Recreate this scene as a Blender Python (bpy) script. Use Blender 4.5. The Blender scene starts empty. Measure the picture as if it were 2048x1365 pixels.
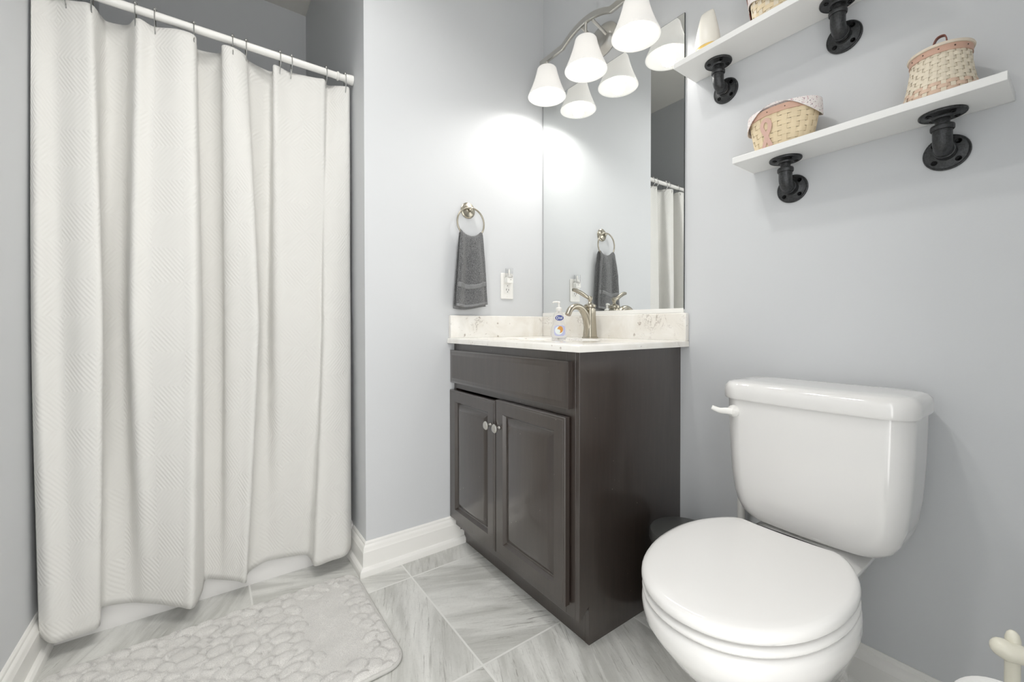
import bpy, bmesh, math, random
from mathutils import Vector, Matrix, noise
random.seed(7)
PI = math.pi
D = bpy.data
C = bpy.context.scene.collection
SC = bpy.context.scene

# ------------------------------------------------------------------ camera
CAM = Vector((1.5903, -1.34478, 0.93))
yaw, pitch, roll = (math.radians(a) for a in (-54.0817, -0.616654, -0.0527))
fw = Vector((math.sin(yaw) * math.cos(pitch), math.cos(yaw) * math.cos(pitch), math.sin(pitch)))
rt = Vector((math.cos(yaw), -math.sin(yaw), 0.0))
up = rt.cross(fw)
rt, up = rt * math.cos(roll) + up * math.sin(roll), up * math.cos(roll) - rt * math.sin(roll)
cd = D.cameras.new('camera')
cd.sensor_fit = 'HORIZONTAL'
cd.sensor_width = 36.0
cd.lens = 837.953 / 2048 * 36.0
cd.shift_y = (659.709 - 682.5) / 2048
cd.clip_start = 0.02
co = D.objects.new('camera', cd)
C.objects.link(co)
m4 = Matrix((rt, up, -fw)).transposed().to_4x4()
m4.translation = CAM
co.matrix_world = m4
SC.camera = co

# ------------------------------------------------------------------ world, exposure
W = D.worlds.new('world')
SC.world = W
W.use_nodes = True
bg = W.node_tree.nodes['Background']
bg.inputs[0].default_value = (1.0, 0.99, 0.975, 1)
bg.inputs[1].default_value = 3.55
SC.view_settings.view_transform = 'Standard'
SC.view_settings.look = 'None'
SC.view_settings.gamma = 1.0
SC.view_settings.exposure = 0.2
BULB = 1.7          # glow of the vanity bulbs
SHADE = 0.25        # glow of the frosted glass
LAMP_W = 4.0       # light each vanity bulb throws down out of its shade

def lin(c):
    return tuple(((v / 255 + 0.055) / 1.055) ** 2.4 if v / 255 > 0.04045 else v / 255 / 12.92 for v in c)

# fill spots added out of view to brighten floor and curtain (their trims are built with the ceiling)
DOWN = ((0.62, -1.02), (0.92, -1.42))
FILL_W = 33.0
for i_, (x_, y_) in enumerate(DOWN):
    ld_ = D.lights.new('fill_downlight', 'SPOT')
    ld_.energy = FILL_W; ld_.spot_size = math.radians(126); ld_.spot_blend = 0.7; ld_.shadow_soft_size = 0.06
    ld_.color = (1.0, 0.985, 0.96)
    lo_ = D.objects.new('fill_downlight', ld_); C.objects.link(lo_)
    lo_.location = (x_, y_, 2.728)

# ------------------------------------------------------------------ material helpers
class NT:
    def __init__(s, name):
        s.m = D.materials.new(name)
        s.m.use_nodes = True
        s.t = s.m.node_tree
        s.b = s.t.nodes['Principled BSDF']
    def n(s, typ, **kw):
        x = s.t.nodes.new(typ)
        for k, v in kw.items():
            setattr(x, k, v)
        return x
    def l(s, a, b):
        s.t.links.new(a, b)
    def math(s, op, a, b=None, c=None):
        x = s.n('ShaderNodeMath', operation=op)
        for i, v in enumerate((a, b, c)):
            if v is None: continue
            if isinstance(v, (int, float)): x.inputs[i].default_value = v
            else: s.l(v, x.inputs[i])
        return x.outputs[0]
    def mix(s, f, a, b):
        x = s.n('ShaderNodeMix', data_type='RGBA')
        for i, v in ((0, f), (6, a), (7, b)):
            if isinstance(v, (int, float)): x.inputs[i].default_value = v
            elif isinstance(v, tuple): x.inputs[i].default_value = (*v, 1) if len(v) == 3 else v
            else: s.l(v, x.inputs[i])
        return x.outputs[2]
    def ramp(s, f, lo, hi):
        x = s.n('ShaderNodeMapRange', interpolation_type='SMOOTHSTEP')
        s.l(f, x.inputs[0])
        x.inputs[1].default_value = lo
        x.inputs[2].default_value = hi
        return x.outputs[0]
    def coords(s, kind='Object', scale=(1, 1, 1), rot=(0, 0, 0)):
        tc = s.n('ShaderNodeTexCoord')
        mp = s.n('ShaderNodeMapping')
        mp.inputs['Scale'].default_value = scale
        mp.inputs['Rotation'].default_value = rot
        s.l(tc.outputs[kind], mp.inputs[0])
        return mp.outputs[0]
    def noise(s, vec, scale, detail=3, rough=0.5, dist=0.0):
        x = s.n('ShaderNodeTexNoise')
        x.inputs['Scale'].default_value = scale
        x.inputs['Detail'].default_value = detail
        x.inputs['Roughness'].default_value = rough
        x.inputs['Distortion'].default_value = dist
        s.l(vec, x.inputs['Vector'])
        return x.outputs[0]
    def bump(s, h, strength, dist=0.002):
        x = s.n('ShaderNodeBump')
        x.inputs['Strength'].default_value = strength
        x.inputs['Distance'].default_value = dist
        s.l(h, x.inputs['Height'])
        s.l(x.outputs[0], s.b.inputs['Normal'])

def pbr(name, col, rough=0.5, metal=0.0, var=0.0, vscale=8.0, bump=0.0, bscale=200.0, bdist=0.001, spec=None, coat=0.0, vst=(1, 1, 1)):
    k = NT(name)
    c = lin(col)
    k.b.inputs['Roughness'].default_value = rough
    k.b.inputs['Metallic'].default_value = metal
    if spec is not None: k.b.inputs['Specular IOR Level'].default_value = spec
    if coat:
        k.b.inputs['Coat Weight'].default_value = coat
        k.b.inputs['Coat Roughness'].default_value = 0.08
    v = k.coords('Object', vst)
    f = k.noise(v, vscale)
    a = tuple(max(0, x * (1 - var)) for x in c)
    b = tuple(min(1, x * (1 + var)) for x in c)
    k.l(k.mix(f, a, b), k.b.inputs['Base Color'])
    if bump:
        k.bump(k.noise(v, bscale, 4), bump, bdist)
    return k.m

def emit(name, col, strength):
    k = NT(name)
    k.b.inputs['Base Color'].default_value = (*lin(col), 1)
    k.b.inputs['Emission Color'].default_value = (*lin(col), 1)
    k.b.inputs['Emission Strength'].default_value = strength
    k.b.inputs['Roughness'].default_value = 0.3
    return k.m

# ------------------------------------------------------------------ mesh helpers
class MB:
    def __init__(s):
        s.v = []; s.f = []; s.uv = None
    def add(s, vs, fs, M=None):
        o = len(s.v)
        for p in vs:
            p = Vector(p)
            s.v.append(M @ p if M is not None else p)
        s.f += [tuple(o + i for i in q) for q in fs]
        return s
    def box(s, lo, hi, M=None):
        x0, y0, z0 = lo; x1, y1, z1 = hi
        v = [(x0,y0,z0),(x1,y0,z0),(x1,y1,z0),(x0,y1,z0),(x0,y0,z1),(x1,y0,z1),(x1,y1,z1),(x0,y1,z1)]
        f = [(0,3,2,1),(4,5,6,7),(0,1,5,4),(1,2,6,5),(2,3,7,6),(3,0,4,7)]
        return s.add(v, f, M)
    def loft(s, rings, cap0=True, cap1=True, closed=True, M=None):
        n = len(rings[0]); v = [p for r in rings for p in r]; f = []
        for i in range(len(rings) - 1):
            for j in range(n if closed else n - 1):
                k = (j + 1) % n
                f.append((i*n+j, i*n+k, (i+1)*n+k, (i+1)*n+j))
        if cap0: f.append(tuple(range(n - 1, -1, -1)))
        if cap1: f.append(tuple((len(rings)-1)*n + j for j in range(n)))
        return s.add(v, f, M)
    def lathe(s, prof, seg=32, M=None, cap0=False, cap1=False):
        rings = [[(r*math.cos(2*PI*j/seg), r*math.sin(2*PI*j/seg), z) for j in range(seg)] for r, z in prof]
        return s.loft(rings, cap0, cap1, True, M)
    def tube(s, path, rad, seg=12, caps=True, flat=None, M=None, ref=None):
        path = [Vector(p) for p in path]
        n = len(path)
        rads = rad if isinstance(rad, (list, tuple)) else [rad] * n
        rings = []
        prev = None
        for i, p in enumerate(path):
            t = (path[min(i+1, n-1)] - path[max(i-1, 0)]).normalized()
            if prev is None:
                a = Vector(ref) if ref else (Vector((0,0,1)) if abs(t.z) < 0.9 else Vector((1,0,0)))
            else: a = prev
            u = (a - t * a.dot(t)).normalized()
            prev = u
            w = t.cross(u)
            fl = flat[i] if isinstance(flat, (list, tuple)) else (flat or 1.0)
            rings.append([tuple(p + u*(rads[i]*math.cos(2*PI*j/seg)) + w*(rads[i]*fl*math.sin(2*PI*j/seg))) for j in range(seg)])
        return s.loft(rings, caps, caps, True, M)
    def ring(s, c, R, r, axis='x', seg=40, tseg=10, M=None, sy=1.0):
        rings = []
        for i in range(seg):
            a = 2*PI*i/seg
            row = []
            for j in range(tseg):
                b = 2*PI*j/tseg
                q = R + r*math.cos(b)
                h = r*math.sin(b)
                p = {'x': (h, q*math.cos(a), q*math.sin(a)*sy), 'y': (q*math.cos(a), h, q*math.sin(a)*sy), 'z': (q*math.cos(a), q*math.sin(a)*sy, h)}[axis]
                row.append(tuple(Vector(p) + Vector(c)))
            rings.append(row)
        rings.append(rings[0])
        return s.loft(rings, False, False, True, M)
    def grid(s, nu, nv, fn, M=None):
        v = [fn(i/nu, j/nv) for i in range(nu+1) for j in range(nv+1)]
        f = [(i*(nv+1)+j, (i+1)*(nv+1)+j, (i+1)*(nv+1)+j+1, i*(nv+1)+j+1) for i in range(nu) for j in range(nv)]
        return s.add(v, f, M)
    def build(s, name, mat, parent=None, loc=None, smooth=True, ang=38, bevel=0, bseg=3, sub=0, solid=0, merge=True):
        me = D.meshes.new(name)
        base = Vector(loc) if loc is not None else Vector((0,0,0))
        me.from_pydata([p - base for p in s.v], [], s.f)
        bm = bmesh.new(); bm.from_mesh(me)
        if merge: bmesh.ops.remove_doubles(bm, verts=bm.verts, dist=1e-6)
        bmesh.ops.recalc_face_normals(bm, faces=bm.faces)
        bm.to_mesh(me); bm.free()
        if smooth:
            for p in me.polygons: p.use_smooth = True
            me.set_sharp_from_angle(angle=math.radians(ang))
        me.materials.append(mat)
        o = D.objects.new(name, me); C.objects.link(o)
        o.location = base
        if parent is not None:
            o.parent = parent
            o.location = base - WLOC[parent.name] if loc is not None else -WLOC[parent.name]
            WLOC[o.name] = base if loc is not None else Vector((0,0,0))
        else:
            WLOC[o.name] = base
        if solid:
            q = o.modifiers.new('solid', 'SOLIDIFY'); q.thickness = solid; q.offset = 0
        if bevel:
            q = o.modifiers.new('bevel', 'BEVEL'); q.width = bevel; q.segments = bseg; q.limit_method = 'ANGLE'; q.angle_limit = math.radians(40)
        if sub:
            q = o.modifiers.new('sub', 'SUBSURF'); q.levels = sub; q.render_levels = sub
        return o
WLOC = {}

def tag(o, label, cat, group=None):
    o['label'] = label; o['category'] = cat
    if group: o['group'] = group
    return o
def thing(name, label, cat, loc, group=None):
    o = D.objects.new(name, None); C.objects.link(o)
    o.empty_display_size = 0.05
    o.location = loc; WLOC[o.name] = Vector(loc)
    return tag(o, label, cat, group)
def struct(o):
    o['kind'] = 'structure'; return o
def copy_tree(o, parent=None):
    c = o.copy(); C.objects.link(c)
    if parent is not None: c.parent = parent
    for ch in list(o.children): copy_tree(ch, c)
    return c

def T(x, y, z): return Matrix.Translation((x, y, z))
def RX(a): return Matrix.Rotation(a, 4, 'X')
def RY(a): return Matrix.Rotation(a, 4, 'Y')
def RZ(a): return Matrix.Rotation(a, 4, 'Z')

def bez(pts, n=24):
    """Catmull-Rom through points"""
    P = [Vector(p) for p in pts]
    P = [P[0]*2 - P[1]] + P + [P[-1]*2 - P[-2]]
    out = []
    k = len(P) - 3
    for i in range(n + 1):
        t = i / n * k
        s = min(int(t), k - 1); t -= s
        a, b, c, d = P[s:s+4]
        out.append(0.5*((2*b) + (c-a)*t + (2*a-5*b+4*c-d)*t*t + (3*b-a-3*c+d)*t**3))
    return out

def rrect(x0, x1, y0, y1, r, n=6):
    r = min(r, (x1-x0)/2 - 1e-4, (y1-y0)/2 - 1e-4)
    pts = []
    for cx, cy, a0 in ((x1-r, y1-r, 0), (x0+r, y1-r, PI/2), (x0+r, y0+r, PI), (x1-r, y0+r, 1.5*PI)):
        for i in range(n+1):
            a = a0 + PI/2*i/n
            pts.append((cx + r*math.cos(a), cy + r*math.sin(a)))
    return pts

# ------------------------------------------------------------------ materials
def wall_mat():
    k = NT('wall_paint')
    v = k.coords('Object')
    c = lin((209, 211, 213))
    f = k.noise(v, 3, 2)
    k.l(k.mix(f, tuple(x*0.985 for x in c), tuple(x*1.015 for x in c)), k.b.inputs['Base Color'])
    k.b.inputs['Roughness'].default_value = 0.48
    k.b.inputs['Specular IOR Level'].default_value = 0.35
    k.bump(k.noise(v, 260, 3), 0.12, 0.001)
    return k.m
M_wall = wall_mat()
M_ceil = pbr('ceiling_paint', (226, 224, 218), 0.9, var=0.01, bump=0.15, bscale=150)
M_trim = pbr('trim_paint', (240, 239, 235), 0.3, var=0.008, vscale=5)
M_porc = pbr('porcelain', (228, 227, 225), 0.09, var=0.004, spec=0.6, coat=0.4)
M_plast = pbr('white_plastic', (236, 235, 231), 0.28, var=0.006)
M_seat = pbr('seat_plastic', (228, 227, 225), 0.14, var=0.004)
M_nickel = pbr('brushed_nickel', (176, 170, 156), 0.27, 1.0, var=0.08, vscale=60, vst=(1, 1, 0.1), bump=0.05, bscale=300)
M_bright = pbr('satin_nickel_bright', (205, 203, 198), 0.28, 1.0, var=0.04, vscale=40)
M_chrome = pbr('polished_steel', (200, 200, 198), 0.14, 1.0, var=0.02)
M_dark = pbr('dark_slot', (28, 27, 26), 0.6, var=0.05)
M_cream = pbr('cream_enamel', (222, 219, 204), 0.25, var=0.02)
M_can = pbr('charcoal_plastic', (78, 79, 77), 0.33, var=0.05, vscale=14, bump=0.05)
M_glass = None

def wood_mat():
    k = NT('espresso_wood')
    v = k.coords('Object', (14, 14, 1.2))
    f = k.noise(v, 5, 5, 0.6, 0.6)
    base = k.mix(f, lin((42, 34, 31)), lin((62, 53, 47)))
    v2 = k.coords('Object')
    sp = k.noise(v2, 160, 2)
    sp2 = k.noise(v2, 9, 2)
    chips = k.math('MULTIPLY', k.ramp(sp, 0.765, 0.79), k.ramp(sp2, 0.5, 0.62))
    k.l(k.mix(chips, base, lin((170, 160, 148))), k.b.inputs['Base Color'])
    k.b.inputs['Roughness'].default_value = 0.3
    k.b.inputs['Coat Weight'].default_value = 1.0
    k.b.inputs['Coat Roughness'].default_value = 0.13
    k.bump(f, 0.08, 0.001)
    return k.m
M_wood = wood_mat()

def iron_mat():
    k = NT('cast_iron')
    v = k.coords('Object')
    f = k.noise(v, 240, 4, 0.7)
    k.l(k.mix(f, lin((26, 27, 28)), lin((98, 99, 100))), k.b.inputs['Base Color'])
    k.b.inputs['Roughness'].default_value = 0.36
    k.b.inputs['Metallic'].default_value = 0.85
    k.bump(f, 0.5, 0.0015)
    return k.m
M_iron = iron_mat()

def marble_mat():
    k = NT('cultured_marble')
    v = k.coords('Object')
    n1 = k.noise(v, 6, 4, 0.6, 1.2)
    base = k.mix(k.ramp(n1, 0.35, 0.7), lin((242, 240, 235)), lin((231, 227, 219)))
    n2 = k.noise(v, 17, 5, 0.65, 2.0)
    d = k.math('ABSOLUTE', k.math('SUBTRACT', n2, 0.5))
    vein = k.ramp(d, 0.022, 0.0)
    n3 = k.noise(v, 9, 2)
    msk = k.ramp(n3, 0.56, 0.68)
    vm = k.math('MULTIPLY', vein, msk)
    x1 = k.mix(k.math('MULTIPLY', vm, 0.7), base, lin((132, 118, 106)))
    n4 = k.noise(v, 40, 2)
    k.l(k.mix(k.math('MULTIPLY', k.ramp(n4, 0.68, 0.76), 0.6), x1, lin((140, 122, 108))), k.b.inputs['Base Color'])
    k.b.inputs['Roughness'].default_value = 0.12
    return k.m
M_marble = marble_mat()

def floor_mat():
    k = NT('stone_look_tile')
    v = k.coords('Object')
    sx = k.n('ShaderNodeSeparateXYZ'); k.l(v, sx.inputs[0])
    P = 0.496
    u = k.math('DIVIDE', k.math('SUBTRACT', sx.outputs[0], 0.1288), P)
    w = k.math('DIVIDE', k.math('ADD', sx.outputs[1], 0.7445), P * 0.985)
    fu = k.math('FRACT', u); fv = k.math('FRACT', w)
    def edge(f):
        a = k.math('MINIMUM', f, k.math('SUBTRACT', 1.0, f))
        return a
    e = k.math('MINIMUM', edge(fu), edge(fv))
    grout = k.ramp(e, 0.0075, 0.0045)
    cell = k.n('ShaderNodeCombineXYZ')
    k.l(k.math('FLOOR', u), cell.inputs[0]); k.l(k.math('FLOOR', w), cell.inputs[1])
    wn = k.n('ShaderNodeTexWhiteNoise'); k.l(cell.outputs[0], wn.inputs['Vector'])
    # vein direction alternates between neighbouring tiles
    par = k.math('FRACT', k.math('MULTIPLY', k.math('ADD', k.math('FLOOR', u), k.math('FLOOR', w)), 0.5))
    ang = k.math('ADD', k.math('MULTIPLY', k.math('GREATER_THAN', par, 0.25), 1.5708), 0.42)
    rot = k.n('ShaderNodeVectorRotate', rotation_type='Z_AXIS')
    k.l(v, rot.inputs['Vector']); k.l(ang, rot.inputs['Angle'])
    off = k.n('ShaderNodeVectorMath', operation='ADD')
    sc = k.n('ShaderNodeVectorMath', operation='SCALE'); k.l(wn.outputs['Color'], sc.inputs[0]); sc.inputs['Scale'].default_value = 40
    k.l(rot.outputs[0], off.inputs[0]); k.l(sc.outputs[0], off.inputs[1])
    mp = k.n('ShaderNodeMapping'); mp.inputs['Scale'].default_value = (9.0, 1.5, 1.0); k.l(off.outputs[0], mp.inputs[0])
    n1 = k.noise(mp.outputs[0], 1.5, 6, 0.62, 0.5)
    mp2 = k.n('ShaderNodeMapping'); mp2.inputs['Scale'].default_value = (34.0, 3.2, 1.0); k.l(off.outputs[0], mp2.inputs[0])
    n2 = k.noise(mp2.outputs[0], 1.4, 5, 0.7, 0.4)
    n3 = k.noise(off.outputs[0], 3.5, 3, 0.5, 0.3)
    mp3 = k.n('ShaderNodeMapping'); mp3.inputs['Scale'].default_value = (120.0, 7.0, 1.0); k.l(off.outputs[0], mp3.inputs[0])
    n6 = k.noise(mp3.outputs[0], 1.0, 6, 0.75, 0.8)
    n7 = k.noise(off.outputs[0], 130, 4, 0.7)
    base = k.mix(k.ramp(n1, 0.34, 0.66), lin((192, 192, 187)), lin((226, 226, 222)))
    streak = k.math('MULTIPLY', k.ramp(n2, 0.56, 0.72), k.ramp(n3, 0.42, 0.64))
    c1 = k.mix(k.math('MULTIPLY', streak, 0.75), base, lin((150, 149, 142)))
    pale = k.math('MULTIPLY', k.ramp(n2, 0.4, 0.28), 0.45)
    c2 = k.mix(pale, c1, lin((238, 238, 234)))
    fine = k.math('MULTIPLY', k.ramp(n6, 0.55, 0.68), k.ramp(n3, 0.36, 0.6))
    c2 = k.mix(k.math('MULTIPLY', fine, 0.8), c2, lin((128, 126, 119)))
    c2 = k.mix(k.math('MULTIPLY', k.ramp(n7, 0.52, 0.72), 0.22), c2, lin((160, 158, 152)))
    k.l(k.mix(grout, c2, lin((228, 228, 224))), k.b.inputs['Base Color'])
    k.b.inputs['Roughness'].default_value = 0.3
    h = k.math('SUBTRACT', k.math('MULTIPLY', n2, 0.25), grout)
    k.bump(h, 0.3, 0.0015)
    return k.m
M_floor = floor_mat()

def curtain_mat():
    k = NT('quilted_white_cotton')
    tc = k.n('ShaderNodeTexCoord')
    sx = k.n('ShaderNodeSeparateXYZ'); k.l(tc.outputs['UV'], sx.inputs[0])
    # concentric diamonds built from zigzag lines
    P = 0.085
    fu = k.math('PINGPONG', sx.outputs[0], P)
    fv = k.math('PINGPONG', sx.outputs[1], P * 1.25)
    s = k.math('ADD', fu, k.math('MULTIPLY', fv, 0.8))
    wave = k.math('SINE', k.math('MULTIPLY', s, 2 * PI / 0.0125))
    v = k.coords('UV')
    fade = k.ramp(k.noise(v, 7, 2), 0.3, 0.6)
    h = k.math('ADD', k.math('MULTIPLY', k.math('MULTIPLY', wave, 0.5), k.math('ADD', k.math('MULTIPLY', fade, 0.7), 0.3)), k.math('MULTIPLY', k.noise(v, 22, 3), 0.8))
    k.bump(h, 0.3, 0.0022)
    k.b.inputs['Base Color'].default_value = (*lin((218, 217, 213)), 1)
    k.b.inputs['Roughness'].default_value = 0.85
    k.b.inputs['Sheen Weight'].default_value = 0.15
    return k.m
M_curt = curtain_mat()

def towel_mat(name, dark, light, bands=False):
    k = NT(name)
    v = k.coords('Object')
    f = k.noise(v, 430, 3, 0.75)
    k.l(k.mix(k.ramp(f, 0.34, 0.66), lin(dark), lin(light)), k.b.inputs['Base Color'])
    k.b.inputs['Roughness'].default_value = 0.95
    k.b.inputs['Sheen Weight'].default_value = 0.3
    k.bump(f, 0.9, 0.004)
    return k.m
M_towel = towel_mat('grey_terry', (40, 41, 43), (140, 141, 142))
M_towelb = pbr('grey_flat_weave', (124, 125, 126), 0.8, var=0.25, vscale=150, vst=(1, 3, 0.4), bump=0.4, bscale=300)
def plush_mat():
    k = NT('plush_pile')
    v = k.coords('Object')
    f = k.noise(v, 420, 3, 0.7)
    g = k.noise(v, 14, 4, 0.6)
    c = k.mix(k.ramp(g, 0.3, 0.7), lin((212, 210, 206)), lin((228, 226, 222)))
    k.l(k.mix(k.ramp(f, 0.62, 0.3), c, lin((196, 194, 190))), k.b.inputs['Base Color'])
    k.b.inputs['Roughness'].default_value = 0.95
    k.b.inputs['Sheen Weight'].default_value = 0.5
    k.bump(f, 0.6, 0.004)
    return k.m
M_plush = plush_mat()
M_bind = pbr('mat_binding', (192, 191, 187), 0.8, var=0.06, vscale=200, bump=0.2, bscale=500)
M_splint = pbr('maple_splint', (226, 208, 174), 0.55, var=0.09, vscale=30, bump=0.1)
M_splintw = pbr('bleached_splint', (226, 215, 194), 0.55, var=0.07, vscale=30, bump=0.1)
M_splintp = pbr('pink_splint', (214, 186, 164), 0.55, var=0.08, vscale=30, bump=0.1)
M_stain = pbr('rose_rim_wood', (204, 166, 146), 0.5, var=0.06, vscale=20)
M_lid = pbr('pale_lid_wood', (226, 214, 196), 0.5, var=0.05, vscale=12, vst=(1, 8, 1))
M_leather = pbr('brown_leather', (128, 74, 60), 0.5, var=0.1, bump=0.2)
M_ribbon = pbr('blush_ribbon', (214, 178, 164), 0.6, var=0.04)
def liner_mat():
    k = NT('floral_liner')
    v = k.coords('Object')
    f = k.noise(v, 170, 4, 0.65, 0.6)
    a = k.mix(k.ramp(f, 0.56, 0.62), lin((238, 232, 229)), lin((212, 184, 188)))
    g = k.noise(v, 260, 2)
    k.l(k.mix(k.ramp(g, 0.64, 0.70), a, lin((110, 88, 100))), k.b.inputs['Base Color'])
    k.b.inputs['Roughness'].default_value = 0.9
    return k.m
M_liner = liner_mat()
M_tack = pbr('tack_head', (70, 52, 44), 0.4, 0.5)
M_white_shelf = pbr('shelf_paint', (236, 236, 234), 0.35, var=0.008)
M_blue = pbr('label_blue', (58, 72, 150), 0.4, var=0.03)
M_lilac = pbr('label_lilac', (188, 192, 226), 0.4, var=0.05, vscale=60)
M_amber = pbr('label_amber', (214, 150, 62), 0.4, var=0.08, vscale=120)
M_pale = pbr('label_pale', (232, 240, 240), 0.4, var=0.02)
M_yellow = pbr('yellow_cap', (236, 200, 110), 0.4, var=0.03)
M_bottle = pbr('white_bottle', (240, 236, 226), 0.35, var=0.01)
def clear_mat(name, tint, ior=1.45, rough=0.03, alpha_mix=0.0):
    k = NT(name)
    k.b.inputs['Base Color'].default_value = (*tint, 1)
    k.b.inputs['Transmission Weight'].default_value = 1.0
    k.b.inputs['Roughness'].default_value = rough
    k.b.inputs['IOR'].default_value = ior
    return k.m
M_soap = clear_mat('clear_soap', (0.93, 0.94, 0.98), 1.2)
M_clear = clear_mat('clear_plastic', (0.97, 0.97, 0.97), 1.15)
def mirror_mat():
    k = NT('mirror_glass')
    k.b.inputs['Base Color'].default_value = (0.86, 0.875, 0.87, 1)
    k.b.inputs['Metallic'].default_value = 1
    k.b.inputs['Roughness'].default_value = 0.0
    return k.m
M_mirror = mirror_mat()
M_edge = pbr('mirror_edge', (70, 74, 74), 0.2, 0.3)
def shade_mat():
    k = NT('frosted_glass')
    k.b.inputs['Base Color'].default_value = (0.80, 0.795, 0.78, 1)
    k.b.inputs['Roughness'].default_value = 0.25
    k.b.inputs['Emission Color'].default_value = (1, 0.985, 0.96, 1)
    k.b.inputs['Emission Strength'].default_value = SHADE
    tr = k.n('ShaderNodeBsdfTranslucent'); tr.inputs[0].default_value = (0.95, 0.94, 0.92, 1)
    mx = k.n('ShaderNodeMixShader'); mx.inputs[0].default_value = 0.3
    k.l(k.b.outputs[0], mx.inputs[1]); k.l(tr.outputs[0], mx.inputs[2])
    k.l(mx.outputs[0], k.t.nodes['Material Output'].inputs[0])
    return k.m
M_shade = shade_mat()
M_bulb = emit('lit_bulb', (255, 247, 236), BULB)

# ------------------------------------------------------------------ room shell
YL, YE, XB, ZC, XR = -1.745, -0.871, -1.1175, 2.738, 2.30
t = 0.10
def sbox(name, lo, hi, mat, bevel=0):
    return struct(MB().box(lo, hi).build(name, mat, smooth=False, bevel=bevel))
sbox('floor', (XB - t, YL - t, -0.1), (XR, t, 0), M_floor)
sbox('ceiling', (XB - t, YL - t, ZC), (XR, t, ZC + 0.1), M_ceil)
sbox('wall_right', (-t, 0, 0), (XR, t, ZC), M_wall)
sbox('wall_back', (-t, YE, 0), (0, 0, ZC), M_wall)
sbox('wall_shower_right', (XB, YE, 0), (-t, YE + t, ZC), M_wall)
sbox('wall_shower_back', (XB - t, YL, 0), (XB, YE + t, ZC), M_wall)
# wall with the doorway the room is seen from
XD = 1.80
for n_, lo_, hi_ in (('wall_front', (XD, -0.78, 0), (XD + t, 0, ZC)), ('wall_front', (XD, YL, 0), (XD + t, -1.70, ZC)), ('wall_front', (XD, -1.70, 2.06), (XD + t, -0.78, ZC))):
    sbox(n_, lo_, hi_, M_wall)
sbox('wall_left', (XB - t, YL - t, 0), (XR, YL, ZC), M_wall)

for i_, (x_, y_) in enumerate(DOWN):  # ceiling trims invented to go with the added fill spots
    rc_ = thing('added_ceiling_light', ('added white ceiling fill light nearer the shower', 'added white ceiling fill light nearer the toilet')[i_], 'ceiling light', (x_, y_, ZC), 'added overhead fill lights')
    b = MB(); b.lathe([(.062, -.0005), (.062, -.003), (.085, -.006), (.093, -.004), (.094, -.0005)], 40, T(x_, y_, ZC)); b.build('trim_ring', M_trim, rc_)

BPROF = [(0, 0), (.031, 0), (.031, .012), (.029, .020), (.024, .026), (.0165, .029), (.0155, .083), (.0135, .087), (.0125, .097), (.0105, .102), (.0065, .106), (.006, .113), (.003, .118), (0, .118)]
def baseboard(name, path):
    """path: list of (x, y); room lies on the left of the direction of travel"""
    P = [Vector((p[0], p[1], 0)) for p in path]
    rings = []
    for i, p in enumerate(P):
        ns = []
        for a, b in ((i-1, i), (i, i+1)):
            if 0 <= a and b < len(P):
                d = (P[b] - P[a]).normalized(); ns.append(Vector((-d.y, d.x, 0)))
        n = sum(ns, Vector()) ; n = n / (n.length_squared) * len(ns) if len(ns) == 1 else n * (2 / n.length_squared) * 0.5 * 2 / 2 * 1.0
        if len(ns) == 2:
            n = (ns[0] + ns[1]) / (1 + ns[0].dot(ns[1]))
        rings.append([tuple(p + n*d + Vector((0, 0, z))) for d, z in BPROF])
    return struct(MB().loft(rings, True, True, True).build(name, M_trim, ang=25))
baseboard('baseboard_back', [(0.0, -0.459), (0.0, YE), (-0.160, YE)])
baseboard('baseboard_right', [(0.747, 0), (XD, 0)][::-1])
baseboard('baseboard_left', [(-0.16, YL), (XD, YL)])
# the path direction decides which side the profile falls on: the functions above walk so the room is on the left

# ------------------------------------------------------------------ shower base
sh = thing('shower_pan', 'low white shower pan with a curb, below the hanging white curtain', 'shower pan', (-0.6, -1.3, 0))
b = MB()
cur = [(-0.167, 0.0), (-0.167, 0.10), (-0.172, 0.118), (-0.185, 0.125), (-0.235, 0.125), (-0.25, 0.118), (-0.258, 0.04), (-0.258, 0.0)]
b.loft([[(x, YL + .001, z) for x, z in cur], [(x, YE - .001, z) for x, z in cur]])
b.build('curb', M_porc, sh, ang=30)
b = MB()
b.box((XB + .001, YL + .001, 0), (-0.258, YE - .001, 0.04))
b.build('pan', M_porc, sh, smooth=False)

# ------------------------------------------------------------------ curtain rod
ROD = (-0.144, 1.905)
rod = thing('curtain_rod', 'round white tension rod carrying the shower curtain across the alcove', 'curtain rod', (ROD[0], (YL + YE)/2, ROD[1]))
b = MB(); b.tube([(ROD[0], YL + .02, ROD[1]), (ROD[0], YE - .03, ROD[1])], 0.0125, 24); b.build('pole', M_plast, rod)
b = MB(); b.tube([(ROD[0], -1.34, ROD[1]), (ROD[0], -0.93, ROD[1])], 0.0127, 24); b.build('inner_pole', M_plast, rod)
for y0, s in ((YE - .001, -1), (YL + .001, 1)):
    b = MB(); b.tube([(ROD[0], y0, ROD[1]), (ROD[0], y0 + s*.006, ROD[1]), (ROD[0], y0 + s*.022, ROD[1]), (ROD[0], y0 + s*.032, ROD[1])], [.019, .019, .0175, .0155], 24)
    b.build('end_cap', M_plast, rod)
b = MB(); b.tube([(ROD[0], -.934, ROD[1]), (ROD[0], -.931, ROD[1]), (ROD[0], -.927, ROD[1]), (ROD[0], -.924, ROD[1])], [.0135, .0165, .0165, .0135], 24); b.build('collar', M_plast, rod)

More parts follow.
